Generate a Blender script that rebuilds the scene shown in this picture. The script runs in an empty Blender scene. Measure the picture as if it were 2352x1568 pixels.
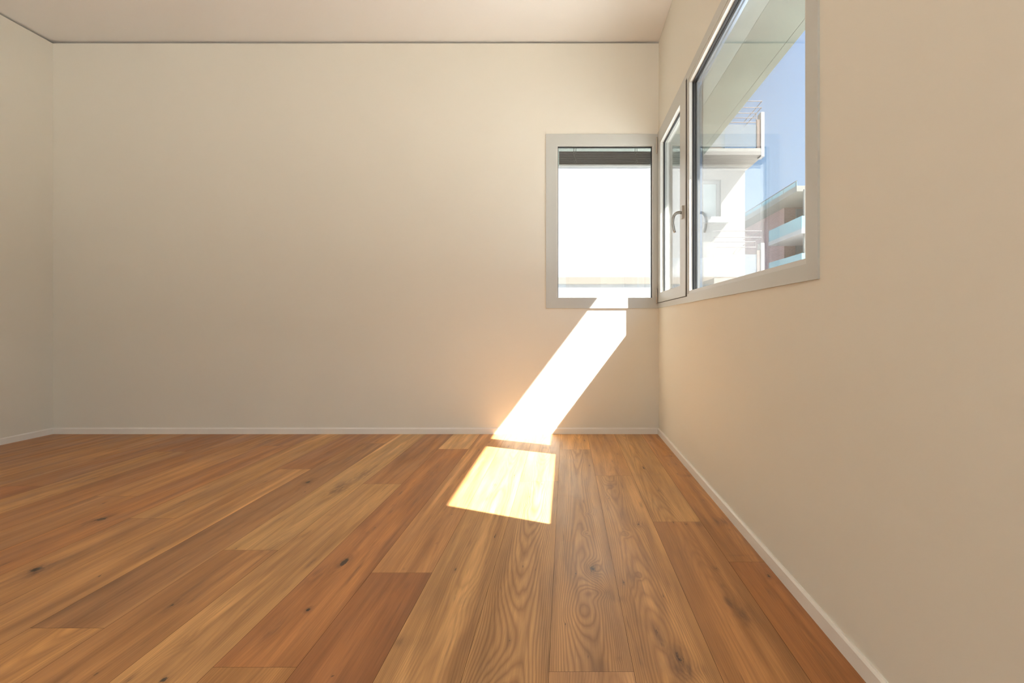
import bpy, math, random
from mathutils import Vector
random.seed(11)
C = bpy.context.scene
COL = C.collection

# ---------------------------------------------------------------- units
# the picture was measured in units of 1/320 m: X to the right of the camera axis,
# Y into the room, H above eye height; the eye is 250 units above the floor
P = 1.0 / 320.0
FY = 1230.0                     # distance to the back wall in those units
ZC = 250 * P

# ---------------------------------------------------------------- camera
cam_d = bpy.data.cameras.new('camera')
cam = bpy.data.objects.new('camera', cam_d); COL.objects.link(cam)
cam.location = (0, 0, ZC)
cam.rotation_euler = (math.radians(90), 0, 0)
cam_d.sensor_width = 36.0
cam_d.lens = 36.0 * 1230.0 / 2352.0
cam_d.shift_x = -124.0 / 2352.0
cam_d.shift_y = -38.0 / 2352.0
cam_d.clip_start = 0.02
cam_d.clip_end = 400
C.camera = cam

# ---------------------------------------------------------------- world, sun, rear fill lamp, exposure
w = bpy.data.worlds.new('sky'); C.world = w; w.use_nodes = True
nt = w.node_tree; nt.nodes.clear()
tc = nt.nodes.new('ShaderNodeTexCoord')
sx = nt.nodes.new('ShaderNodeSeparateXYZ')
rp = nt.nodes.new('ShaderNodeValToRGB')
rp.color_ramp.elements[0].position = 0.0; rp.color_ramp.elements[0].color = (0.60, 0.82, 1.04, 1)
rp.color_ramp.elements[1].position = 0.55; rp.color_ramp.elements[1].color = (0.34, 0.57, 1.02, 1)
bg = nt.nodes.new('ShaderNodeBackground'); bg.inputs['Strength'].default_value = 1.3
wo = nt.nodes.new('ShaderNodeOutputWorld')
nt.links.new(tc.outputs['Generated'], sx.inputs[0])
nt.links.new(sx.outputs['Z'], rp.inputs[0])
# the sky is brighter around the sun, which stands to the right behind the camera
dt = nt.nodes.new('ShaderNodeVectorMath'); dt.operation = 'DOT_PRODUCT'
nt.links.new(tc.outputs['Generated'], dt.inputs[0])
dt.inputs[1].default_value = Vector((1.0, -0.48, 1.325)).normalized()
mx0 = nt.nodes.new('ShaderNodeMath'); mx0.operation = 'MAXIMUM'; nt.links.new(dt.outputs['Value'], mx0.inputs[0]); mx0.inputs[1].default_value = 0.0
pw = nt.nodes.new('ShaderNodeMath'); pw.operation = 'POWER'; nt.links.new(mx0.outputs[0], pw.inputs[0]); pw.inputs[1].default_value = 4.0
ml = nt.nodes.new('ShaderNodeVectorMath'); ml.operation = 'SCALE'; ml.inputs[0].default_value = (2.3, 2.6, 3.0); nt.links.new(pw.outputs[0], ml.inputs['Scale'])
ad0 = nt.nodes.new('ShaderNodeVectorMath'); ad0.operation = 'ADD'
nt.links.new(rp.outputs[0], ad0.inputs[0]); nt.links.new(ml.outputs[0], ad0.inputs[1])
nt.links.new(ad0.outputs[0], bg.inputs['Color'])
nt.links.new(bg.outputs[0], wo.inputs['Surface'])

sd = bpy.data.lights.new('sun', 'SUN'); sd.energy = 40.0; sd.angle = math.radians(0.53)
sd.color = (1.0, 0.975, 0.94)
sun = bpy.data.objects.new('sun', sd); COL.objects.link(sun)
sun.rotation_euler = Vector((-1.0, 0.48, -1.325)).to_track_quat('-Z', 'Y').to_euler()
sun.location = (10, -5, 14)

# fill lamp added behind the camera to brighten the room
ad = bpy.data.lights.new('fill_rear', 'AREA'); ad.shape = 'RECTANGLE'
ad.size = 2.2; ad.size_y = 2.1; ad.energy = 19; ad.color = (1.0, 0.86, 0.67)
al = bpy.data.objects.new('fill_rear', ad); COL.objects.link(al)
al.location = (-1.75, -2.30, 1.25); al.rotation_euler = (math.radians(90), 0, 0)
al.rotation_euler = Vector((0.95, 1, 0)).to_track_quat('-Z', 'Z').to_euler()

C.view_settings.view_transform = 'Standard'
C.view_settings.look = 'None'
C.view_settings.exposure = 0.0
C.view_settings.gamma = 1.0
C.view_settings.use_curve_mapping = False

# ---------------------------------------------------------------- materials
def base_mat(name):
    m = bpy.data.materials.new(name); m.use_nodes = True
    return m, m.node_tree, m.node_tree.nodes['Principled BSDF']

def mat(name, col, rough=0.6, metal=0.0, nscale=0, namt=0.0, bump=0.0, bscale=60, spec=0.5):
    m, t, b = base_mat(name)
    b.inputs['Base Color'].default_value = (*col, 1)
    b.inputs['Roughness'].default_value = rough
    b.inputs['Metallic'].default_value = metal
    b.inputs['Specular IOR Level'].default_value = spec
    g = t.nodes.new('ShaderNodeNewGeometry')
    if nscale:
        n = t.nodes.new('ShaderNodeTexNoise'); n.inputs['Scale'].default_value = nscale
        n.inputs['Detail'].default_value = 5
        t.links.new(g.outputs['Position'], n.inputs['Vector'])
        r = t.nodes.new('ShaderNodeValToRGB')
        r.color_ramp.elements[0].position = 0.25; r.color_ramp.elements[1].position = 0.75
        lo = tuple(c * (1 - namt) for c in col); hi = tuple(min(1, c * (1 + namt)) for c in col)
        r.color_ramp.elements[0].color = (*lo, 1); r.color_ramp.elements[1].color = (*hi, 1)
        t.links.new(n.outputs['Fac'], r.inputs[0]); t.links.new(r.outputs[0], b.inputs['Base Color'])
    if bump:
        n2 = t.nodes.new('ShaderNodeTexNoise'); n2.inputs['Scale'].default_value = bscale
        n2.inputs['Detail'].default_value = 3
        t.links.new(g.outputs['Position'], n2.inputs['Vector'])
        bp = t.nodes.new('ShaderNodeBump'); bp.inputs['Strength'].default_value = bump
        bp.inputs['Distance'].default_value = 0.002
        t.links.new(n2.outputs['Fac'], bp.inputs['Height']); t.links.new(bp.outputs[0], b.inputs['Normal'])
    return m

def glass_mat(name, tint=(0.985, 0.99, 0.985)):
    """clear pane: transparent, with mirror reflection growing towards grazing view (Schlick)"""
    m = bpy.data.materials.new(name); m.use_nodes = True
    t = m.node_tree; t.nodes.clear()
    g = t.nodes.new('ShaderNodeNewGeometry')
    d = t.nodes.new('ShaderNodeVectorMath'); d.operation = 'DOT_PRODUCT'
    t.links.new(g.outputs['Normal'], d.inputs[0]); t.links.new(g.outputs['Incoming'], d.inputs[1])
    def mth(op, a, b=None):
        n = t.nodes.new('ShaderNodeMath'); n.operation = op
        for i, v in enumerate((a, b)):
            if v is None: continue
            if isinstance(v, (int, float)): n.inputs[i].default_value = v
            else: t.links.new(v, n.inputs[i])
        return n.outputs[0]
    c = mth('ABSOLUTE', d.outputs['Value'])
    f = mth('ADD', mth('MULTIPLY', mth('POWER', mth('SUBTRACT', 1.0, c), 5.0), 0.96), 0.04)
    tr = t.nodes.new('ShaderNodeBsdfTransparent'); tr.inputs[0].default_value = (*tint, 1)
    gl = t.nodes.new('ShaderNodeBsdfGlossy'); gl.inputs['Roughness'].default_value = 0.0
    mx = t.nodes.new('ShaderNodeMixShader'); o = t.nodes.new('ShaderNodeOutputMaterial')
    t.links.new(f, mx.inputs[0]); t.links.new(tr.outputs[0], mx.inputs[1]); t.links.new(gl.outputs[0], mx.inputs[2])
    t.links.new(mx.outputs[0], o.inputs[0])
    return m

def brick_mat():
    m, t, b = base_mat('brick')
    g = t.nodes.new('ShaderNodeNewGeometry')
    s = t.nodes.new('ShaderNodeSeparateXYZ'); t.links.new(g.outputs['Position'], s.inputs[0])
    a = t.nodes.new('ShaderNodeMath'); a.operation = 'ADD'
    t.links.new(s.outputs['X'], a.inputs[0]); t.links.new(s.outputs['Y'], a.inputs[1])
    c = t.nodes.new('ShaderNodeCombineXYZ'); t.links.new(a.outputs[0], c.inputs['X']); t.links.new(s.outputs['Z'], c.inputs['Y'])
    k = t.nodes.new('ShaderNodeTexBrick')
    k.inputs['Color1'].default_value = (0.22, 0.125, 0.12, 1); k.inputs['Color2'].default_value = (0.17, 0.095, 0.092, 1)
    k.inputs['Mortar'].default_value = (0.26, 0.225, 0.215, 1)
    k.inputs['Scale'].default_value = 1.0; k.inputs['Brick Width'].default_value = 0.5; k.inputs['Row Height'].default_value = 0.16
    k.inputs['Mortar Size'].default_value = 0.018
    t.links.new(c.outputs[0], k.inputs['Vector']); t.links.new(k.outputs['Color'], b.inputs['Base Color'])
    b.inputs['Roughness'].default_value = 0.9
    return m

def wood_mat():
    m, t, b = base_mat('oak_planks')
    L = t.links.new
    def att(n):
        a = t.nodes.new('ShaderNodeAttribute'); a.attribute_name = n; return a
    def mth(op, a, b_=None, c_=None, clamp=False):
        n = t.nodes.new('ShaderNodeMath'); n.operation = op; n.use_clamp = clamp
        for i, v in enumerate((a, b_, c_)):
            if v is None: continue
            if isinstance(v, (int, float)): n.inputs[i].default_value = v
            else: L(v, n.inputs[i])
        return n.outputs[0]
    def vec(x, y, z):
        n = t.nodes.new('ShaderNodeCombineXYZ')
        for i, v in enumerate((x, y, z)):
            if isinstance(v, (int, float)): n.inputs[i].default_value = v
            else: L(v, n.inputs[i])
        return n.outputs[0]
    def noise(v, detail=2, dist=0.0, rough=0.5):
        n = t.nodes.new('ShaderNodeTexNoise'); n.inputs['Scale'].default_value = 1
        n.inputs['Detail'].default_value = detail; n.inputs['Distortion'].default_value = dist
        n.inputs['Roughness'].default_value = rough
        L(v, n.inputs['Vector']); return n.outputs['Fac']
    def mix(f, c1, c2, mode='MIX'):
        n = t.nodes.new('ShaderNodeMix'); n.data_type = 'RGBA'; n.blend_type = mode
        for s_, v in ((0, f), (6, c1), (7, c2)):
            if isinstance(v, (int, float)): n.inputs[s_].default_value = v
            elif isinstance(v, tuple): n.inputs[s_].default_value = v
            else: L(v, n.inputs[s_])
        return n.outputs[2]
    wv = att('wv'); pc = att('pc'); kn = att('kn')
    s = t.nodes.new('ShaderNodeSeparateXYZ'); L(wv.outputs['Vector'], s.inputs[0])
    x, y, sd_ = s.outputs['X'], s.outputs['Y'], s.outputs['Z']
    k = t.nodes.new('ShaderNodeSeparateColor'); L(kn.outputs['Color'], k.inputs[0])
    kr, kg, kb = k.outputs[0], k.outputs[1], k.outputs[2]
    n1 = noise(vec(mth('MULTIPLY', x, 3.0), mth('MULTIPLY', y, 0.6), sd_), 1.0, 0.2)
    n1b = noise(vec(mth('MULTIPLY', x, 30.0), mth('MULTIPLY', y, 3.5), sd_), 2, 0.5)
    r = mth('MULTIPLY', mth('MULTIPLY', x, x), 1300.0)
    r = mth('ADD', r, mth('MULTIPLY', n1, 24.0))
    r = mth('ADD', r, mth('MULTIPLY', n1b, 1.1))
    r = mth('ADD', r, mth('MULTIPLY', kg, 1.0))
    f = mth('FRACT', r)
    cr = t.nodes.new('ShaderNodeValToRGB'); e = cr.color_ramp.elements
    e[0].position = 0.0; e[0].color = (0.55, 0.55, 0.55, 1)
    e[1].position = 0.30; e[1].color = (0.0, 0.0, 0.0, 1)
    q = e.new(0.55); q.color = (0.12, 0.12, 0.12, 1)
    q = e.new(0.86); q.color = (1, 1, 1, 1)
    q = e.new(1.0); q.color = (0.6, 0.6, 0.6, 1)
    L(f, cr.inputs[0])
    fib = noise(vec(mth('MULTIPLY', x, 420.0), mth('MULTIPLY', y, 9.0), sd_), 3, 0.0, 0.6)
    strk = noise(vec(mth('MULTIPLY', x, 24.0), mth('MULTIPLY', y, 1.3), mth('ADD', sd_, 5.0)), 3, 0.5)
    blot = noise(vec(mth('MULTIPLY', x, 9.0), mth('MULTIPLY', y, 2.6), mth('ADD', sd_, 9.0)), 2, 0.4)
    ringf = mth('MULTIPLY', mth('MULTIPLY', cr.outputs[0], pc.outputs['Alpha']), mth('ADD', mth('MULTIPLY', fib, 0.8), 0.45), clamp=True)
    col = mix(ringf, pc.outputs['Color'], mix(1.0, pc.outputs['Color'], (0.60, 0.53, 0.48, 1), 'MULTIPLY'))
    # tone streaks
    def ramp(v, lo, hi, a=0.3, b2=0.7):
        n = t.nodes.new('ShaderNodeMapRange'); L(v, n.inputs[0])
        n.inputs[1].default_value = a; n.inputs[2].default_value = b2
        n.inputs[3].default_value = lo; n.inputs[4].default_value = hi
        return n.outputs[0]
    tone = mth('MULTIPLY', mth('MULTIPLY', ramp(strk, 0.74, 1.22), ramp(fib, 0.88, 1.10)), ramp(blot, 0.90, 1.08))
    col = mix(1.0, col, vec(tone, mth('POWER', tone, 1.12), mth('POWER', tone, 1.2)), 'MULTIPLY')
    # pale sapwood bands
    sap = noise(vec(mth('MULTIPLY', x, 13.0), mth('MULTIPLY', y, 0.45), mth('ADD', sd_, 33.0)), 2, 0.3)
    col = mix(ramp(sap, 0.0, 0.75, 0.60, 0.72), col, mix(1.0, col, (1.42, 1.50, 1.55, 1), 'MULTIPLY'))
    hrt = noise(vec(mth('MULTIPLY', x, 11.0), mth('MULTIPLY', y, 0.9), mth('ADD', sd_, 47.0)), 4, 0.7)
    col = mix(ramp(hrt, 0.0, 0.7, 0.58, 0.74), col, mix(1.0, col, (0.66, 0.60, 0.58, 1), 'MULTIPLY'))
    # dark fine streaks in the grain
    ds = noise(vec(mth('MULTIPLY', x, 60.0), mth('MULTIPLY', y, 3.0), mth('ADD', sd_, 21.0)), 4, 0.3, 0.6)
    col = mix(ramp(ds, 0.0, 0.55, 0.62, 0.78), col, (0.12, 0.055, 0.028, 1))
    # stains and knots
    kd = noise(vec(mth('MULTIPLY', x, 130.0), mth('MULTIPLY', y, 45.0), sd_), 4, 1.2, 0.65)
    kd2 = noise(vec(mth('MULTIPLY', x, 38.0), mth('MULTIPLY', y, 9.0), sd_), 4, 0.9, 0.6)
    st = mth('MULTIPLY', kb, ramp(kd2, 0.25, 1.15, 0.38, 0.62), clamp=True)
    col = mix(st, col, (0.14, 0.066, 0.038, 1))
    ks = mth('ADD', kr, mth('MULTIPLY', mth('SUBTRACT', kd, 0.5), mth('MULTIPLY', mth('MINIMUM', mth('MULTIPLY', kr, 3.0), 1.0), 1.3)))
    kk = ramp(ks, 0.0, 0.92, 0.36, 0.62)
    col = mix(kk, col, (0.030, 0.020, 0.016, 1))
    L(col, b.inputs['Base Color'])
    L(ramp(blot, 0.34, 0.46), b.inputs['Roughness'])
    b.inputs['Specular IOR Level'].default_value = 0.42
    bp = t.nodes.new('ShaderNodeBump'); bp.inputs['Strength'].default_value = 0.25; bp.inputs['Distance'].default_value = 0.0006
    L(mth('SUBTRACT', fib, mth('MULTIPLY', ringf, 0.8)), bp.inputs['Height']); L(bp.outputs[0], b.inputs['Normal'])
    return m

M = {}
M['wall'] = mat('wall_paint', (0.775, 0.735, 0.635), 0.75, bump=0.05, bscale=240, spec=0.25)
M['ceiling'] = mat('ceiling_paint', (0.87, 0.845, 0.80), 0.85, bump=0.03, bscale=200, spec=0.2)
M['base'] = mat('baseboard_paint', (0.85, 0.81, 0.735), 0.4)
M['frame'] = mat('window_frame_lacquer', (0.55, 0.555, 0.515), 0.38)
M['bead'] = mat('glazing_bead_lacquer', (0.60, 0.60, 0.555), 0.38)
M['gasket'] = mat('black_rubber', (0.012, 0.012, 0.012), 0.6)
M['gap'] = mat('dark_gap_strip', (0.03, 0.018, 0.010), 0.8)  # dark tone painted in for the gap round the sash
M['steel'] = mat('brushed_steel', (0.42, 0.43, 0.41), 0.28, 0.9)
M['hinge'] = mat('hinge_cover', (0.48, 0.44, 0.38), 0.4, 0.2)
M['glass'] = glass_mat('window_glass')
M['slat'] = mat('blind_slat', (0.15, 0.15, 0.132), 0.45, 0.3)
M['cord'] = mat('blind_cord', (0.30, 0.32, 0.30), 0.6)
M['rail'] = mat('blind_headrail', (0.88, 0.88, 0.82), 0.5)
M['concrete'] = mat('fair_faced_concrete', (0.090, 0.110, 0.090), 0.85, nscale=2.6, namt=0.24, bump=0.3, bscale=40)
M['concrete2'] = mat('pale_concrete', (0.13, 0.158, 0.143), 0.8, nscale=2.0, namt=0.05)
M['joint'] = mat('shutter_joint', (0.22, 0.24, 0.22), 0.9)
M['plaster'] = mat('cream_plaster', (0.235, 0.216, 0.19), 0.85, nscale=0.6, namt=0.02)
M['stone'] = mat('beige_stone', (0.20, 0.165, 0.13), 0.8)
M['brown'] = mat('brown_balcony_board', (0.13, 0.095, 0.078), 0.7)
M['redrail'] = mat('painted_rail', (0.10, 0.075, 0.07), 0.5)
M['darkwin'] = mat('dark_window', (0.10, 0.14, 0.16), 0.12)
M['greenwin'] = mat('pale_window', (0.42, 0.50, 0.50), 0.12)
M['brick'] = brick_mat()
M['roof'] = mat('roof_fascia', (0.17, 0.17, 0.15), 0.7)
M['white'] = mat('white_render', (0.27, 0.27, 0.265), 0.8)
M['ground'] = mat('paved_ground', (0.60, 0.59, 0.57), 0.9, nscale=1.5, namt=0.12)
M['subfloor'] = mat('dark_underlay', (0.06, 0.03, 0.015), 0.9)
M['wood'] = wood_mat()
# pale teal balcony glass
def tealglass(name, col, a):
    m = bpy.data.materials.new(name); m.use_nodes = True
    t = m.node_tree; b = t.nodes['Principled BSDF']
    b.inputs['Base Color'].default_value = (*col, 1); b.inputs['Roughness'].default_value = 0.15
    tr = t.nodes.new('ShaderNodeBsdfTransparent'); mx = t.nodes.new('ShaderNodeMixShader'); mx.inputs[0].default_value = a
    o = t.nodes['Material Output']
    t.links.new(tr.outputs[0], mx.inputs[1]); t.links.new(b.outputs[0], mx.inputs[2]); t.links.new(mx.outputs[0], o.inputs[0])
    return m
M['teal'] = tealglass('teal_balcony_glass', (0.22, 0.36, 0.38), 0.75)
M['frost'] = tealglass('frosted_balcony_glass', (0.19, 0.22, 0.24), 0.45)

# ---------------------------------------------------------------- mesh helpers
def mesh_obj(name, verts, faces, m, parent=None, bevel=0.0):
    me = bpy.data.meshes.new(name); me.from_pydata(verts, [], faces); me.update()
    me.materials.append(m)
    o = bpy.data.objects.new(name, me); COL.objects.link(o)
    if parent is not None:
        o.parent = parent
        o.matrix_parent_inverse = parent.matrix_world.inverted() if False else o.matrix_parent_inverse
        o.location = -world_loc(parent)
    if bevel:
        md = o.modifiers.new('bevel', 'BEVEL'); md.width = bevel; md.segments = 2; md.limit_method = 'ANGLE'
    return o

def world_loc(o):
    v = Vector(o.location)
    while o.parent is not None:
        o = o.parent; v = v + Vector(o.location)
    return v

class MB:
    """collects boxes and rings given in picture units (X, Y, H)"""
    def __init__(s): s.v = []; s.f = []
    def pt(s, X, Y, H): return (X * P, Y * P, ZC + H * P)
    def box(s, x0, x1, y0, y1, h0, h1):
        n = len(s.v)
        for (X, Y, H) in ((x0,y0,h0),(x1,y0,h0),(x1,y1,h0),(x0,y1,h0),(x0,y0,h1),(x1,y0,h1),(x1,y1,h1),(x0,y1,h1)):
            s.v.append(s.pt(X, Y, H))
        for q in ((0,3,2,1),(4,5,6,7),(0,1,5,4),(1,2,6,5),(2,3,7,6),(3,0,4,7)):
            s.f.append(tuple(n + i for i in q))
        return s
    def prism(s, poly, axis, a, b):
        """poly: list of (p,q); axis 'Y' -> (X,H) extruded over Y, 'X' -> (Y,H) over X, 'H' -> (X,Y) over H"""
        n = len(s.v); k = len(poly)
        for t_ in (a, b):
            for (p, q) in poly:
                s.v.append(s.pt(*{'Y': (p, t_, q), 'X': (t_, p, q), 'H': (p, q, t_)}[axis]))
        s.f.append(tuple(range(n, n + k))); s.f.append(tuple(range(n + 2*k - 1, n + k - 1, -1)))
        for i in range(k):
            j = (i + 1) % k
            s.f.append((n + i, n + j, n + k + j, n + k + i))
        return s
    def ring(s, axis, o, i, a, b, ia=None):
        """mitred frame between outer rect o and inner rect i=(p0,p1,h0,h1); axis is the thickness direction.
        ia: inner edge starts there (chamfer towards the glass)"""
        n = len(s.v)
        if ia is None: ia = a
        def c(r): return ((r[0], r[2]), (r[1], r[2]), (r[1], r[3]), (r[0], r[3]))
        for rect, t_ in ((o, a), (i, ia), (i, b), (o, b)):
            for (p, q) in c(rect):
                s.v.append(s.pt(*((p, t_, q) if axis == 'Y' else (t_, p, q))))
        for L_ in range(4):
            M_ = (L_ + 1) % 4
            for j in range(4):
                jj = (j + 1) % 4
                s.f.append((n + L_*4 + j, n + L_*4 + jj, n + M_*4 + jj, n + M_*4 + j))
        return s
    def tube(s, pts, r, seg=12):
        """pts in picture units; round bar"""
        P3 = [Vector(s.pt(*p)) for p in pts]; n0 = len(s.v)
        for i, p in enumerate(P3):
            d = (P3[min(i+1, len(P3)-1)] - P3[max(i-1, 0)]).normalized()
            up = Vector((0, 1, 0)) if abs(d.y) < 0.9 else Vector((1, 0, 0))
            u = d.cross(up).normalized(); v = d.cross(u).normalized()
            rr = r[i] if isinstance(r, (list, tuple)) else r
            for k in range(seg):
                a = 2 * math.pi * k / seg
                s.v.append(tuple(p + (u * math.cos(a) + v * math.sin(a)) * rr * P))
        for i in range(len(P3) - 1):
            for k in range(seg):
                k2 = (k + 1) % seg
                s.f.append((n0 + i*seg + k, n0 + i*seg + k2, n0 + (i+1)*seg + k2, n0 + (i+1)*seg + k))
        s.f.append(tuple(n0 + k for k in range(seg))[::-1])
        s.f.append(tuple(n0 + (len(P3)-1)*seg + k for k in range(seg)))
        return s
    def build(s, name, m, parent=None, bevel=0.0, smooth=False):
        o = mesh_obj(name, s.v, s.f, m, parent, bevel)
        import bmesh
        bm = bmesh.new(); bm.from_mesh(o.data); bmesh.ops.recalc_face_normals(bm, faces=bm.faces[:]); bm.to_mesh(o.data); bm.free()
        if smooth:
            for p in o.data.polygons: p.use_smooth = True
        return o

def empty(name, X, Y, H):
    o = bpy.data.objects.new(name, None); COL.objects.link(o)
    o.location = (X * P, Y * P, ZC + H * P); return o
def struct(o, label=None, cat=None):
    o['kind'] = 'structure'
    if label: o['label'] = label
    if cat: o['category'] = cat
    return o
def tag(o, label, cat, group=None):
    o['label'] = label; o['category'] = cat
    if group: o['group'] = group
    return o

XR, XL, YB, YN = 213.0, -1179.0, FY, -840.0      # right, left, back, near (behind camera) wall planes
FL, CE = -250.0, 651.5                            # floor and ceiling levels
T = 74.0                                          # wall thickness

# ================================================================ FLOOR
PITCH = 61.4
def lin(c):
    return tuple(((v/255)/12.92 if v/255 <= 0.04045 else ((v/255 + 0.055)/1.055) ** 2.4) for v in c)
def dep(y): return 250.0 / (y - 746.0)            # picture row on the floor -> distance / FY
# column index k: k=0 is the plank between -12.4 and 49
# entries: list of (far end as fraction of FY, colour, ring strength), from near to far
cols = {
  0: [(dep(1542), (196,146,104), .5), (dep(1032), (188,142,100), 1.0), (1.0, (205,148,90), .5)],
  1: [(0.16, (190,140,90), .5), (dep(1092), (192,142,94), .75), (1.0, (196,142,94), .4)],
  2: [(dep(1198), (172,118,74), .35), (1.0, (202,154,104), .6)],
  3: [(dep(1290), (162,100,56), .3), (1.0, (176,118,70), .35)],
 -1: [(dep(1105), (188,142,98), 1.0), (1.0, (196,142,90), .6)],
 -2: [(0.30, (190,140,92), .6), (0.93, (190,142,96), .55), (1.0, (190,140,90), .4)],
 -3: [(dep(1315), (152,92,56), .2), (1.0, (184,128,84), .35)],
 -4: [(dep(1532), (186,130,80), .5), (dep(1031), (172,108,64), .25), (1.0, (224,172,118), .3)],
 -5: [(0.125, (186,130,80), .5), (dep(1111), (196,146,98), .35), (1.0, (170,112,68), .3)],
 -6: [(dep(1263), (174,120,76), .3), (1.0, (206,158,106), .45)],
 -7: [(dep(1442), (192,136,84), .5), (.919, (160,112,76), .35), (1.0, (176,118,72), .3)],
 -8: [(0.20, (180,124,80), .3), (dep(1077), (186,132,84), .3), (1.0, (164,106,66), .3)],
 -9: [(0.563, (180,126,80), .3), (1.0, (188,136,86), .3)],
 -10: [(0.42, (172,116,70), .3), (0.90, (182,118,70), .4), (1.0, (166,108,66), .3)],
 -11: [(dep(1139), (166,112,70), .3), (1.0, (186,128,78), .3)],
 -12: [(0.50, (186,136,88), .3), (1.0, (164,106,62), .3)],
 -13: [(0.40, (174,118,72), .3), (0.86, (184,130,80), .3), (1.0, (160,100,60), .3)],
 -14: [(0.676, (164,98,58), .3), (1.0, (160,104,64), .3)],
}
# knots: (picture x, picture y, half width mm, half length mm, darkness, ring warp, stain)
knots = [
 (1362,1306,17,30,.75,5.0,.9), (1352,1180,8,9,.5,2.0,.4), (1345,1225,6,10,.2,2.2,.2), (1300,1433,3,9,.9,.6,.3),
 (1452,1330,6,40,.0,1.0,.5), (1385,1360,40,18,.0,-2.5,.45), (1420,1376,20,15,.0,-1.0,.4), (1421,1512,5,6,.6,.8,.4),
 (1466,1204,12,20,.7,2.0,.7), (1438,1226,9,14,.4,2.0,.4), (1468,1321,7,13,.6,1.5,.5), (1402,1116,14,26,.25,2.0,.5),
 (1508,1450,9,30,.45,1.2,.8), (1560,1512,16,40,.65,2.0,.9), (1520,1478,5,16,.5,.5,.6), (1590,1540,30,14,.0,1,.5),
 (1700,1405,18,36,.30,1.4,.85), (1672,1380,6,20,.3,.6,.6), (1644,1305,7,12,.6,.8,.5), (1660,1345,5,10,.5,.5,.5),
 (1766,1323,9,20,.75,1.2,.5), (1655,1197,22,26,.25,1.0,.8), (1675,1216,5,5,.7,.3,.4), (1604,1203,14,18,.4,.5,.6),
 (1540,1047,20,10,.6,.8,.7), (1580,1092,22,12,.5,.8,.6), (1616,1148,7,7,.5,.5,.4), (1700,1275,30,4,.5,.3,.4), (1722,1284,4,14,.5,.2,.3),
 (1348,1040,10,22,.6,.8,.4), (1256,1028,30,20,.3,.3,.5),
 (791,1291,13,34,1.4,3.0,.9), (707,1400,8,10,1.1,1.5,.7), (728,1322,22,36,.10,2.5,.8), (632,1440,14,36,.25,2.0,.6), (663,1446,3,4,.9,.3,.3),
 (708,1107,24,30,.75,2.0,.5), (775,1122,34,80,.18,2.0,.85), (840,1085,26,80,.12,1.0,.6), (700,1230,8,30,.3,.5,.5), (758,1182,5,8,.6,.3,.3),
 (233,1192,30,32,.75,2.0,.8), (82,1307,22,22,1.0,2.0,.6), (92,1309,30,40,.1,1.0,.6),
 (1005,1247,4,5,.8,.5,.4), (928,1306,6,4,.9,.3,.2), (932,1206,5,10,.4,.5,.3), (906,1160,6,10,.4,.5,.3),
 (398,1388,9,20,.6,1.0,.6), (430,1360,5,60,.2,.4,.5), (150,1400,6,70,.25,.4,.5), (376,1560,12,14,1.0,.8,.6), (765,1552,5,5,.7,.3,.3),
 (432,1470,12,24,.35,1.5,.5), (1040,930,5,5,.0,.0,.0), (930,1474,30,14,.25,.5,.5), (610,1015,16,60,.45,.5,.7), (270,1030,20,60,.3,.3,.4), (335,1032,22,110,.35,.4,.7),
 (215,1096,24,120,.2,.4,.65), (240,1046,14,30,.4,.3,.5), (620,1258,20,70,.0,.8,.55), (560,1340,12,60,.05,.6,.45),
 (480,1175,8,60,.15,.4,.5), (330,1270,8,90,.15,.4,.5), (740,1060,6,40,.2,.3,.4), (1145,1420,40,90,.0,2.5,.0), (1150,1500,30,80,.0,3.0,.0),
 (1210,1160,10,14,.1,1.0,.2), (1070,1380,18,50,.0,1.6,.25), (1330,1400,30,40,.0,-2.,.0), (1345,1530,24,70,.0,2.4,.1),
]
KN = []
for (px, py, a, b_, dk, wp, stn) in knots:
    if py <= 960: continue
    d = dep(py); Y = d * FY; X = (px - 1300.0) * d
    KN.append((X * P, Y * P, a / 1300.0, b_ / 1100.0, dk * 0.85, wp, stn * 0.85))

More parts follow.
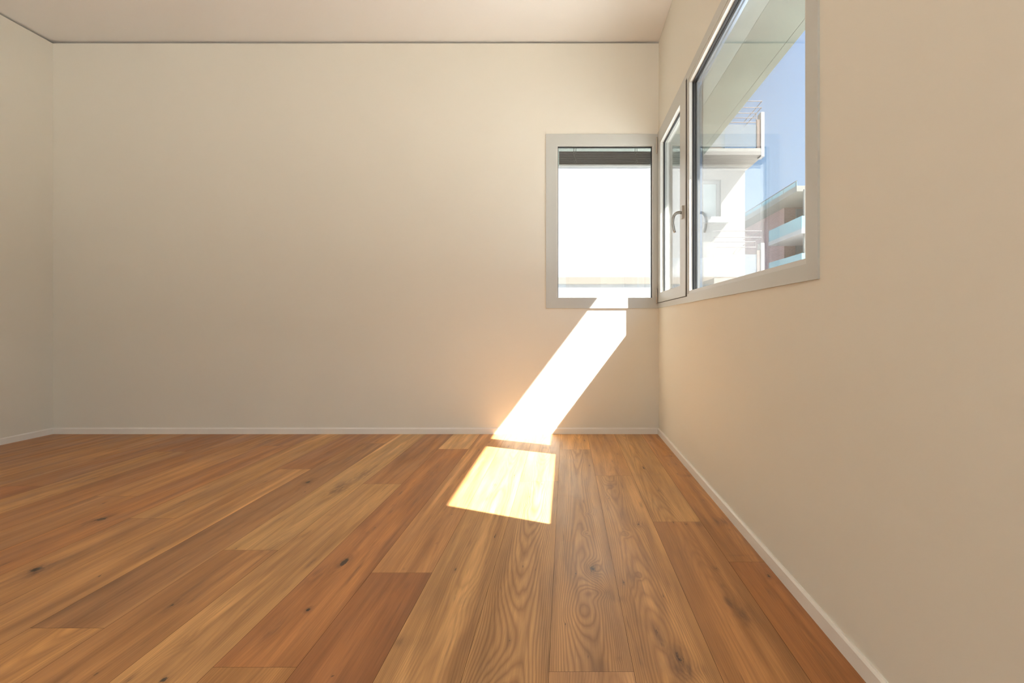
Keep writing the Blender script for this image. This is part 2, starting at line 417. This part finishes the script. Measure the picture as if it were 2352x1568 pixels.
def build_floor():
    V, F, WV, PC, KA = [], [], [], [], []
    rnd = random.Random(5)
    gap = 0.0005
    kmin = -20
    for k in range(kmin, 4):
        u0 = -12.4 + PITCH * k; u1 = u0 + PITCH
        u0 = max(u0, XL - 6); u1 = min(u1, XR + 2)
        if u1 <= u0 + 1: continue
        if k in cols:
            segs = cols[k]
        else:
            c0 = rnd.choice([(166,110,68), (176,120,74), (158,102,62), (184,132,84)]); c1 = rnd.choice([(166,110,68), (172,118,74), (158,102,62)])
            segs = [(rnd.uniform(.3, .8), c0, .3), (1.0, c1, .3)]
        # extend behind the camera
        plank = []
        y = segs[0][0] - 0.56
        ends = []
        while y > (YN / FY):
            ends.append(y); y -= rnd.uniform(.45, .56)
        ends = ends[::-1]
        prev = YN / FY
        for e_ in ends:
            plank.append((prev, e_, rnd.choice([(176,120,74), (184,132,84), (166,108,64)]), .4)); prev = e_
        for (e_, c, rs) in segs:
            plank.append((prev, e_, c, rs)); prev = e_
        for (d0, d1, c, rs) in plank:
            ya, yb = d0 * FY * P, d1 * FY * P
            xa, xb = u0 * P, u1 * P
            seed = rnd.uniform(0, 90); off = rnd.uniform(-.035, .035); yo = rnd.uniform(0, 40)
            if k == -1: off = 0.0
            vis = yb > 1.0
            if yb > 1.0 and xb > -3.0:
                for _ in range(int(4 * (yb - ya))):
                    l_ = rnd.uniform(.006, .03)
                    KN.append((rnd.uniform(xa + .02, xb - .02), rnd.uniform(ya, yb), rnd.uniform(.002, .004), l_, rnd.uniform(.35, .75), rnd.uniform(.1, .6), rnd.uniform(.2, .6)))
            near = [q for q in KN if xa - 0.005 < q[0] < xb + 0.005 and ya - 0.1 < q[1] < yb + 0.1]
            nx = (36 if near else 2) if vis else 1
            ny = max(1, int((yb - ya) / 0.008)) if (vis and near) else 1
            c = tuple(c_ * 0.68 + m_ * 0.32 for c_, m_ in zip(c, (178, 123, 77))); cl = lin(c); cl = (cl[0] * 1.17, cl[1] * 1.24, cl[2] * 1.13)
            base = len(V)
            xs = [xa + gap + (xb - xa - 2*gap) * i / nx for i in range(nx + 1)]
            ys = [ya + gap + (yb - ya - 2*gap) * j / ny for j in range(ny + 1)]
            mid = (u0 + PITCH / 2) * P if k < 3 else (u0 + PITCH/2) * P
            for yy in ys:
                for xx in xs:
                    V.append((xx, yy, 0.0))
                    WV.append((xx - mid - off, yy + yo, seed))
                    PC.append((*cl, rs))
                    r_ = g_ = b2 = 0.0
                    for (kx, ky, a, b_, dk, wp, stn) in near:
                        q = ((xx - kx) / a) ** 2 + ((yy - ky) / b_) ** 2
                        if q < 40:
                            r_ += dk * math.exp(-q)
                            g_ += wp * math.exp(-q / 5.0)
                            b2 += stn * math.exp(-q / 3.5)
                    KA.append((min(r_, 1.5), g_, min(b2, 1.0), 1))
            w_ = nx + 1
            for j in range(ny):
                for i in range(nx):
                    a0 = base + j * w_ + i
                    F.append((a0, a0 + 1, a0 + 1 + w_, a0 + w_))
    # dark bed under the planks, seen in the joints
    nb = len(F); b0 = len(V)
    x0, x1, y0, y1 = (XL - 8) * P, (XR + 4) * P, YN * P, YB * P
    for z in (-0.0015, -0.02):
        V += [(x0, y0, z), (x1, y0, z), (x1, y1, z), (x0, y1, z)]
    for _ in range(8): WV.append((0, 0, 0)); PC.append((.05, .03, .02, 0)); KA.append((0, 0, 0, 1))
    F += [(b0, b0+1, b0+2, b0+3), (b0+7, b0+6, b0+5, b0+4), (b0, b0+4, b0+5, b0+1), (b0+1, b0+5, b0+6, b0+2), (b0+2, b0+6, b0+7, b0+3), (b0+3, b0+7, b0+4, b0)]
    me = bpy.data.meshes.new('floor'); me.from_pydata(V, [], F); me.update()
    me.materials.append(M['wood']); me.materials.append(M['subfloor'])
    for i in range(nb, len(F)): me.polygons[i].material_index = 1
    a = me.attributes.new('wv', 'FLOAT_VECTOR', 'POINT'); a.data.foreach_set('vector', [c for v in WV for c in v])
    a = me.attributes.new('pc', 'FLOAT_COLOR', 'POINT'); a.data.foreach_set('color', [c for v in PC for c in v])
    a = me.attributes.new('kn', 'FLOAT_COLOR', 'POINT'); a.data.foreach_set('color', [c for v in KA for c in v])
    o = bpy.data.objects.new('floor', me); COL.objects.link(o)
    return struct(o)
build_floor()

# ================================================================ WALLS, CEILING
G = 11.0      # recess depth of the shadow gap under the ceiling
b = MB()
b.box(XR, XR + T, YN - T, YB + T, FL - 40, 38.7)                       # below the window
b.box(XR, XR + T, YN - T, 449.4, 38.7, 441)                            # pier beside the window
b.box(XR + 28, XR + T, 449.4, 526, 38.7, 457.8)                          # outer jamb
b.box(XR, XR + 20, YN - T, YB, 441, 649.3)                             # above the window
b.box(XR + 2, XR + 20, YN - T, YB, 649.3, 700)                         # shadow gap
struct(b.build('wall_right', M['wall']))
b = MB()
b.box(XL - T, XR, YB, YB + T, FL - 40, 38.0)
b.box(XL - T, -46, YB, YB + T, 38.0, 438)
b.box(XL - T, XR + 20, YB, YB + T, 438, 646.5)
b.box(XL - T, XR + 20, YB + G, YB + T, 646.5, 700)
struct(b.build('wall_back', M['wall']))
b = MB()
b.box(XL - T, XL, YN - T, YB, FL - 40, 646.5)
b.box(XL - T, XL - G, YN - T, YB, 646.5, 700)
struct(b.build('wall_left', M['wall']))
struct(MB().box(XL - T, XR + 19, YN - T, YB + T, CE, CE + 40).build('ceiling', M['ceiling']))
# unseen wall behind the camera; its wide glazed door is put in for daylight
b = MB()
RX0, RX1, RT = -1040.0, 20.0, 440.0
b.box(XL, RX0, YN - T, YN, FL - 40, CE)
b.box(RX1, XR, YN - T, YN, FL - 40, CE)
b.box(RX0, RX1, YN - T, YN, RT, CE)
b.box(RX0, RX1, YN - T, YN, FL - 40, FL)
struct(b.build('wall_front', M['wall']))
wr = struct(empty('door_1', (RX0 + RX1) / 2, YN - 30, FL))
xm = (RX0 + RX1) / 2
MB().ring('Y', (RX0, RX1, FL, RT), (RX0 + 20, RX1 - 20, FL + 20, RT - 20), YN - 40, YN - 15).build('door_frame', M['frame'], wr)
MB().box(xm - 12, xm + 12, YN - 38, YN - 17, FL + 20, RT - 20).build('mullion', M['frame'], wr)
for xa, xb in ((RX0 + 20, xm - 12), (xm + 12, RX1 - 20)):
    MB().box(xa, xb, YN - 29, YN - 27, FL + 20, RT - 20).build('pane', M['glass'], wr)

# baseboards (small rounded top edge)
def board_poly(o, s):   # o: wall plane, s: +1 / -1 direction into the room
    t_ = 3.2; h = 14.0
    return [(o, FL), (o + s*t_, FL), (o + s*t_, FL + h - 2.0), (o + s*(t_ - 1.6), FL + h), (o, FL + h)]
# joint in the back baseboard at X = -572
bb = MB()
bb.prism(board_poly(YB, -1), 'X', XL + 3.2, -572.4)
bb.prism(board_poly(YB, -1), 'X', -571.8, XR - 3.2)
struct(bb.build('baseboard_back', M['base']))
struct(MB().prism(board_poly(XL, 1), 'Y', YN, YB - 0.1).build('baseboard_left', M['base']))
struct(MB().prism(board_poly(XR, -1), 'Y', YN, YB - 0.1).build('baseboard_right', M['base']))

# ================================================================ WINDOW 1 (back wall)
w1 = struct(empty('window_1', 84, YB, 38))
MB().ring('Y', (-46, 212.9, 38, 438), (-22, 201, 62.5, 413), YB - 2, YB + 24).build('window_frame', M['frame'], w1, 0.0008)
MB().ring('Y', (-22, 201, 62.5, 413), (-19, 198, 60.5, 411) if False else (-19, 198, 60.5 + 2, 411), YB - 1, YB + 5).build('glazing_bead', M['bead'], w1)
MB().ring('Y', (-20.5, 199.5, 61.5, 412.5), (-18, 196.6, 62.7, 410.2), YB + 5, YB + 13).build('gasket', M['gasket'], w1)
MB().box(-20, 199, YB + 6, YB + 7, 61.5, 412).box(-20, 199, YB + 11, YB + 12, 61.5, 412).build('pane', M['glass'], w1)

# ================================================================ WINDOW 2 (right wall)
w2 = struct(empty('window_2', XR, 840, 38))
fr = MB()
fr.ring('X', (449.4, 933.0, 38.7, 441), (470.4, 928, 53.8, 424), XR - 2, XR + 13)
fr.ring('X', (933.0, 1229.5, 38.7, 441), (933.2, 1228.3, 49.6, 431), XR - 2, XR + 17)
fr.build('window_frame', M['frame'], w2, 0.0008)
MB().ring('X', (470.4, 928, 53.8, 424), (476, 923.5, 59, 418.5), XR - 1.0, XR + 13, XR - 0.4).build('glazing_bead', M['bead'], w2)
MB().ring('X', (475.5, 924, 58.5, 419.0), (477, 922.3, 59.4, 416.8), XR + 5, XR + 8.4).build('gasket', M['gasket'], w2)
MB().box(XR + 8.4, XR + 9.4, 475.5, 924, 58.2, 419).box(XR + 12.0, XR + 13.0, 475.5, 924, 58.2, 419).build('pane', M['glass'], w2)
MB().ring('X', (933.2, 1228.3, 49.6, 431), (945, 1226, 51.6, 429), XR - 1.2, XR + 26).build('gap_strip', M['gap'], w2)  # near-flush dark strip in place of the gap's own shade
# outer guide rails for the blind
MB().ring('X', (475.5, 924, 58.5, 419.0), (477.0, 921.8, 59.6, 416.6), XR + 9.4, XR + 12).build('spacer', M['gasket'], w2)
M['alu'] = mat('outer_metal_profile', (0.22, 0.31, 0.43), 0.16, 0.9)
MB().ring('X', (449.4, 933, 38.7, 441), (478, 921, 60, 417.0), XR + 13, XR + 16).ring('X', (449.4, 933, 38.7, 441), (479, 917, 61, 414.5), XR + 16, XR + 20).build('outer_frame', M['alu'], w2)
sash = MB().ring('X', (944.2, 1226.8, 51, 430), (989, 1195, 72.5, 407), XR - 2.6, XR + 16).build('sash', M['frame'], w2, 0.0008)
sash['label'] = 'opening sash with lever handle'
MB().ring('X', (988.5, 1195.5, 72, 407.5), (989.5, 1193.3, 72.9, 405), XR + 4.6, XR + 8).build('gasket', M['gasket'], sash)
MB().box(XR + 8, XR + 9, 988.5, 1195.5, 71.8, 407.6).box(XR + 12, XR + 13, 988.5, 1195.5, 71.8, 407.6).build('pane', M['glass'], sash)
# handle
hd = MB().box(XR - 6.2, XR - 2.6, 946.5 + 8, 966, 190.5, 213).build('handle', M['hinge'], w2, 0.0008)
hd['label'] = 'curved steel lever handle'
pts = []
hx, hy = XR - 6.2, 960.0
path = [(0, 201), (-3, 201.5), (-6.5, 201.2), (-9.5, 199.8), (-12, 197.5), (-13.8, 194), (-14.8, 190), (-15.2, 185), (-15.0, 180), (-14.2, 175), (-13.0, 170), (-11.6, 165.5)]
for (dx, hh) in path: pts.append((hx + dx, hy, hh))
MB().tube(pts, [2.7]*3 + [2.5]*3 + [2.3]*6, 14).build('lever', M['steel'], hd, smooth=True)
# hinges in the corner
for (h0, h1) in ((394, 428), (50, 81)):
    q = MB()
    q.tube([(XR - 5.0, YB - 4.5, h0), (XR - 5.0, YB - 4.5, h1)], 2.0, 12)
    q.tube([(XR - 5.0, YB - 4.5, h0 - 2), (XR - 5.0, YB - 4.5, h0)], [1.0, 2.2], 12)
    q.tube([(XR - 5.0, YB - 4.5, h1), (XR - 5.0, YB - 4.5, h1 + 2)], [2.2, 1.0], 12)
    q.build('hinge', M['hinge'], w2, smooth=True)
# corner post where the two windows meet
struct(MB().box(XR, XR + 24, YB, YB + 24, 38.7, 441).build('trim_1', M['frame']))
# outer metal sill boards
struct(MB().prism([(XR + 27, 44), (XR + T + 12, 34), (XR + T + 12, 30), (XR + 27, 38.8)], 'Y', 526, YB + T).build('trim_2', M['bead']))
struct(MB().prism([(YB + 24, 44), (YB + T + 12, 34), (YB + T + 12, 30), (YB + 24, 38.2)], 'X', -46, XR + T).build('trim_3', M['bead']))

# ================================================================ OUTER BLIND behind the back window
YV = YB + 34
bl = empty('venetian_blind', 90, YV, 398)
tag(bl, 'dark grey venetian blind drawn up at the top of the corner window', 'blind')
MB().box(-22, 200, YV - 8, YV + 8, 420, 437).build('headrail', M['rail'], bl, 0.0008)
n_sl = 12
for i in range(n_sl):
    h = 379.0 + i * 2.5
    x0, x1 = -16.5, 200.0
    s_ = MB()
    s_.prism([(YV - 8, h + 0.2), (YV - 4, h + 1.2), (YV + 4, h + 1.6), (YV + 8, h + 1.2), (YV + 8, h + 0.5), (YV + 4, h + 0.9), (YV - 4, h + 0.5), (YV - 8, h - 0.7)], 'X', x0, x1)
    s_.build('slat', M['slat'], bl)
MB().box(-16.5, 200, YV - 7, YV + 7, 376.4, 378.4).build('bottom_rail', M['slat'], bl, 0.0006)
for xc in (21.0, 164.0):
    q = MB()
    q.tube([(xc - 2, YV - 9.5, 421), (xc - 3, YV - 10, 400), (xc - 1, YV - 10, 392), (xc + 2, YV - 10, 386), (xc - 3, YV - 10, 379)], 0.55, 8)
    q.tube([(xc + 3, YV - 9.5, 421), (xc + 2, YV - 10, 401), (xc - 3, YV - 10, 397), (xc + 1, YV - 10.2, 389), (xc + 4, YV - 10, 381), (xc, YV - 10, 377)], 0.55, 8)
    q.build('ladder_cord', M['cord'], bl, smooth=True)
MB().box(-22.5, -19, YV - 9, YV + 9, 44, 412).build('guide_rail', M['rail'], bl)
MB().box(200.5, 204, YV - 9, YV + 9, 44, 412).build('guide_rail', M['rail'], bl)

# ================================================================ CONCRETE OVERHANG over both windows
YE = 1545.0
ov = empty('overhang', XR + T, 800, 458)
tag(ov, 'grey green concrete slab overhanging the window outside', 'overhang')
o_ = MB()
o_.box(287.8, 356.6, -300, YE, 458, 560)
o_.build('slab', M['concrete'], ov)
MB().box(233.2, 287.2, -300, YE, 458, 560).box(XL, 233.1, YB + T + .2, YE, 458, 560).build('head_panel', M['concrete2'], ov)
MB().box(357.4, 371.5, -300, YE, 458, 564).build('edge_strip', M['concrete'], ov)
MB().box(287.0, 288.0, -300, YE - 1, 460, 558).box(356.4, 357.6, -300, YE - 1, 460, 558).build('joint', M['joint'], ov)

# ================================================================ OUTSIDE, in metres from here on
def ux(x, d): return (x - 1300.0) * d / 1230.0           # metres to the right for a picture column at distance d
def uz(y, d): return ZC + (746.0 - y) * d / 1230.0
class MM(MB):
    def pt(s, X, Y, H): return (X, Y, H)
    def tube(s, pts, r, seg=8):
        P3 = [Vector(p) for p in pts]; n0 = len(s.v)
        for i, p in enumerate(P3):
            d = (P3[min(i+1, len(P3)-1)] - P3[max(i-1, 0)]).normalized()
            up = Vector((0, 0, 1)) if abs(d.z) < 0.9 else Vector((1, 0, 0))
            u = d.cross(up).normalized(); v = d.cross(u).normalized()
            for k in range(seg):
                a = 2 * math.pi * k / seg
                s.v.append(tuple(p + (u * math.cos(a) + v * math.sin(a)) * r))
        for i in range(len(P3) - 1):
            for k in range(seg):
                k2 = (k + 1) % seg
                s.f.append((n0 + i*seg + k, n0 + i*seg + k2, n0 + (i+1)*seg + k2, n0 + (i+1)*seg + k))
        s.f.append(tuple(n0 + k for k in range(seg))[::-1]); s.f.append(tuple(n0 + (len(P3)-1)*seg + k for k in range(seg)))
        return s
GZ = -4.0
struct(MM().box(-60, 90, -40, 130, GZ - 0.3, GZ).build('ground', M['ground']))

# ---- white rendered wing straight behind the back window
M['wing'] = mat('white_wing_render', (0.27, 0.27, 0.262), 0.85)
M['wingband'] = mat('beige_wing_band', (0.165, 0.145, 0.118), 0.8)
DW = 7.2
wg = bpy.data.objects.new('white_building', None); COL.objects.link(wg); wg.location = (-2.0, DW, GZ)
tag(wg, 'plain white rendered building wing with beige band behind the corner window', 'building')
xw = ux(1511, DW)
MM().box(-8, xw, DW, DW + 3, GZ, 6.5).build('wall', M['wing'], wg)
MM().box(-8, xw + .02, DW - .018, DW, uz(652, DW), uz(636.5, DW)).build('string_course', M['wingband'], wg)
M['winggrey'] = mat('pale_grey_band', (0.125, 0.125, 0.118), 0.8)
MM().box(-8, xw + .02, DW - .006, DW, uz(384.5, DW), uz(366, DW)).build('grey_strip', M['winggrey'], wg)  # flush strip a little greyer than the wall, no eaves built
# ---- cream neighbour building with balconies
DF, DB = 11.7, 12.9
nb = bpy.data.objects.new('apartment_building', None); COL.objects.link(nb); nb.location = (1.0, DB, GZ)
tag(nb, 'cream plastered apartment building with railed balconies seen through the window', 'building')
xr = ux(1711, DB); xu = ux(1657, DB)
zb = uz(380, DB)      # underside level of the upper balcony at the facade
wl = MM()
# lower wall with a window opening
wx0, wx1, wz0, wz1 = ux(1600, DB), ux(1656, DB), uz(500, DB), uz(412, DB)
wl.box(-9, wx0, DB, DB + 8, GZ, zb)
wl.box(wx1, xr, DB, DB + 8, GZ, zb)
wl.box(wx0, wx1, DB, DB + 8, GZ, wz0)
wl.box(wx0, wx1, DB, DB + 8, wz1, zb)
wl.box(wx0, wx1, DB + 0.35, DB + 8, wz0, wz1)
wl.box(-9, xu, DB, DB + 8, zb, zb + 4.5)
wl.build('wall', M['plaster'], nb)
wd = MM().box(wx0, wx1, DB + 0.22, DB + 0.34, wz0, wz1).build('window', M['greenwin'], nb)
MM().ring('Y', (wx0, wx1, wz0, wz1), (wx0 + .06, wx1 - .06, wz0 + .06, wz1 - .06), DB + 0.15, DB + 0.24).build('window_frame', M['white'], wd)
MM().box(wx0 - .06, wx1 + .14, DB - 0.16, DB + 0.2, wz0 - .14, wz0).build('window_sill', M['white'], nb)
MM().box(-9, xr + .02, DB - 0.10, DB, uz(652, DB - .1), uz(636.5, DB - .1)).build('string_course', M['stone'], nb)
MM().box(-9, xu, DB - 0.06, DB, uz(352, DB), uz(338, DB)).build('string_course', M['stone'], nb)
# dark door strip on the upper storey, set beside the balcony
MM().box(xu, xu + .10, DB + 0.05, DB + 1.2, zb, zb + 2.6).build('door_jamb', M['darkwin'], nb)

def balcony(ztop, zlow, xleft, xright, rails, zfin, ladder):
    """ztop/zlow: slab levels; rails: (z, right end); zfin: top of the end fin"""
    sl = MM().box(xleft, xright, DF, DB, zlow, ztop).build('balcony', M['plaster'], nb)
    xf = ux(1748, DF)
    MM().box(xf, xright + .003, DF - .002, DF + .22, ztop - .18, zfin).build('end_fin', M['white'], sl)
    MM().box(xf - .085, xf - .003, DF + .012, DF + .08, ztop, zfin - .16).build('post_board', M['brown'], sl)
    MM().box(xleft, xf - .085, DF + .02, DF + .035, ztop + .03, ztop + .52).build('glass_panel', M['frost'], sl)
    rl = MM()
    for (z, xe, ret) in rails:
        if ret:
            rl.tube([(xleft, DF + .02, z), (xe, DF + .02, z)], .009)
            rl.tube([(xe, DF + .02, z), (xe, DB, z)], .009)
        else:
            rl.tube([(xleft, DF + .03, z), (xe, DF + .03, z)], .009)
    zs = [z for (z, _, r) in rails if not r]
    xe = [x_ for (_, x_, r) in rails if not r][0]
    rl.tube([(xe, DF + .03, min(zs)), (xe, DF + .03, max(zs))], .009)
    for xp in [xleft + .3 + i * .85 for i in range(8)]:
        if xp < xe - .9: rl.tube([(xp, DF + .05, ztop), (xp, DF + .05, rails[0][0])], .014)
    rl.build('railing', M['redrail'], sl)
zt = uz(340, DF); zl = uz(355.5, DF)
balcony(zt, zl, ux(1560, DF), ux(1755.5, DF),
        [(uz(231.5, DF), ux(1751, DF), True), (uz(246, DF), ux(1750, DF), True), (uz(258.5, DF), ux(1738, DF), False), (uz(269.5, DF), ux(1738, DF), False), (uz(280, DF), ux(1737, DF), False)],
        uz(257, DF), True)
dz = (530 - 231.5) * DF / 1230.0
balcony(zt - dz, zl - dz, ux(1640, DF), ux(1755.5, DF),
        [(uz(530, DF), ux(1750, DF), True), (uz(544.5, DF), ux(1749, DF), True), (uz(554.5, DF), ux(1736, DF), False), (uz(567, DF), ux(1737, DF), False)],
        uz(557.5, DF), True)

# ---- brick building further away on the right
bk = bpy.data.objects.new('brick_building', None); COL.objects.link(bk); bk.location = (22, 60, GZ)
tag(bk, 'distant reddish brick building with flat roof and teal glass balconies', 'building')
XE, XW, ZR = 19.0, 20.5, ZC + 11.35
MM().box(XW, 34, 50.3, 110, GZ, ZR - .35).build('wall', M['brick'], bk)
rf = MM().box(XE, 34, 44.1, 111, ZR - .35, ZR + .12).build('roof', M['roof'], bk)
rr = MM()
rr.tube([(XE + .05, 44.2, ZR + .55), (XE + .05, 110, ZR + .55)], .035)
for i in range(24):
    yy = 44.3 + i * 2.6
    rr.tube([(XE + .05, yy, ZR + .1), (XE + .05, yy, ZR + .55)], .03)
rr.build('railing', M['redrail'], rf)
MM().box(XE + .04, XE + .07, 44.2, 110, ZR + .12, ZR + .5).build('glass_panel', M['teal'], rf)
# recessed bay: brick return, dark window strip, set back
MM().box(21.55, 23.4, 50.1, 50.3, GZ, ZR - .5).build('window', M['darkwin'], bk)
MM().box(23.4, 34, 43.0, 50.3, GZ, ZR - .35).build('wall', M['brick'], bk)
MM().box(20.6, 23.2, 46.4, 46.5, ZR - 1.3, ZR - .9).build('awning', M['roof'], bk)
for (zz) in (.39, .39 - .158, .39 - .316, .39 - .474, .39 - .632):
    z0 = ZC + zz * 19
    s_ = MM().box(XE, 23.4, 43.2, 50.3, z0, z0 + .36).build('balcony', M['white'], bk)
    g_ = MM().box(XE + .03, XE + .06, 43.25, 50.25, z0 + .36, z0 + 1.4)
    g_.box(XE + .03, 23.3, 43.23, 43.26, z0 + .36, z0 + 1.4)
    g_.build('glass_panel', M['teal'], s_)
MM().box(XE + .3, XE + .55, 43.35, 43.6, GZ, ZR - .35).build('column', M['roof'], bk)
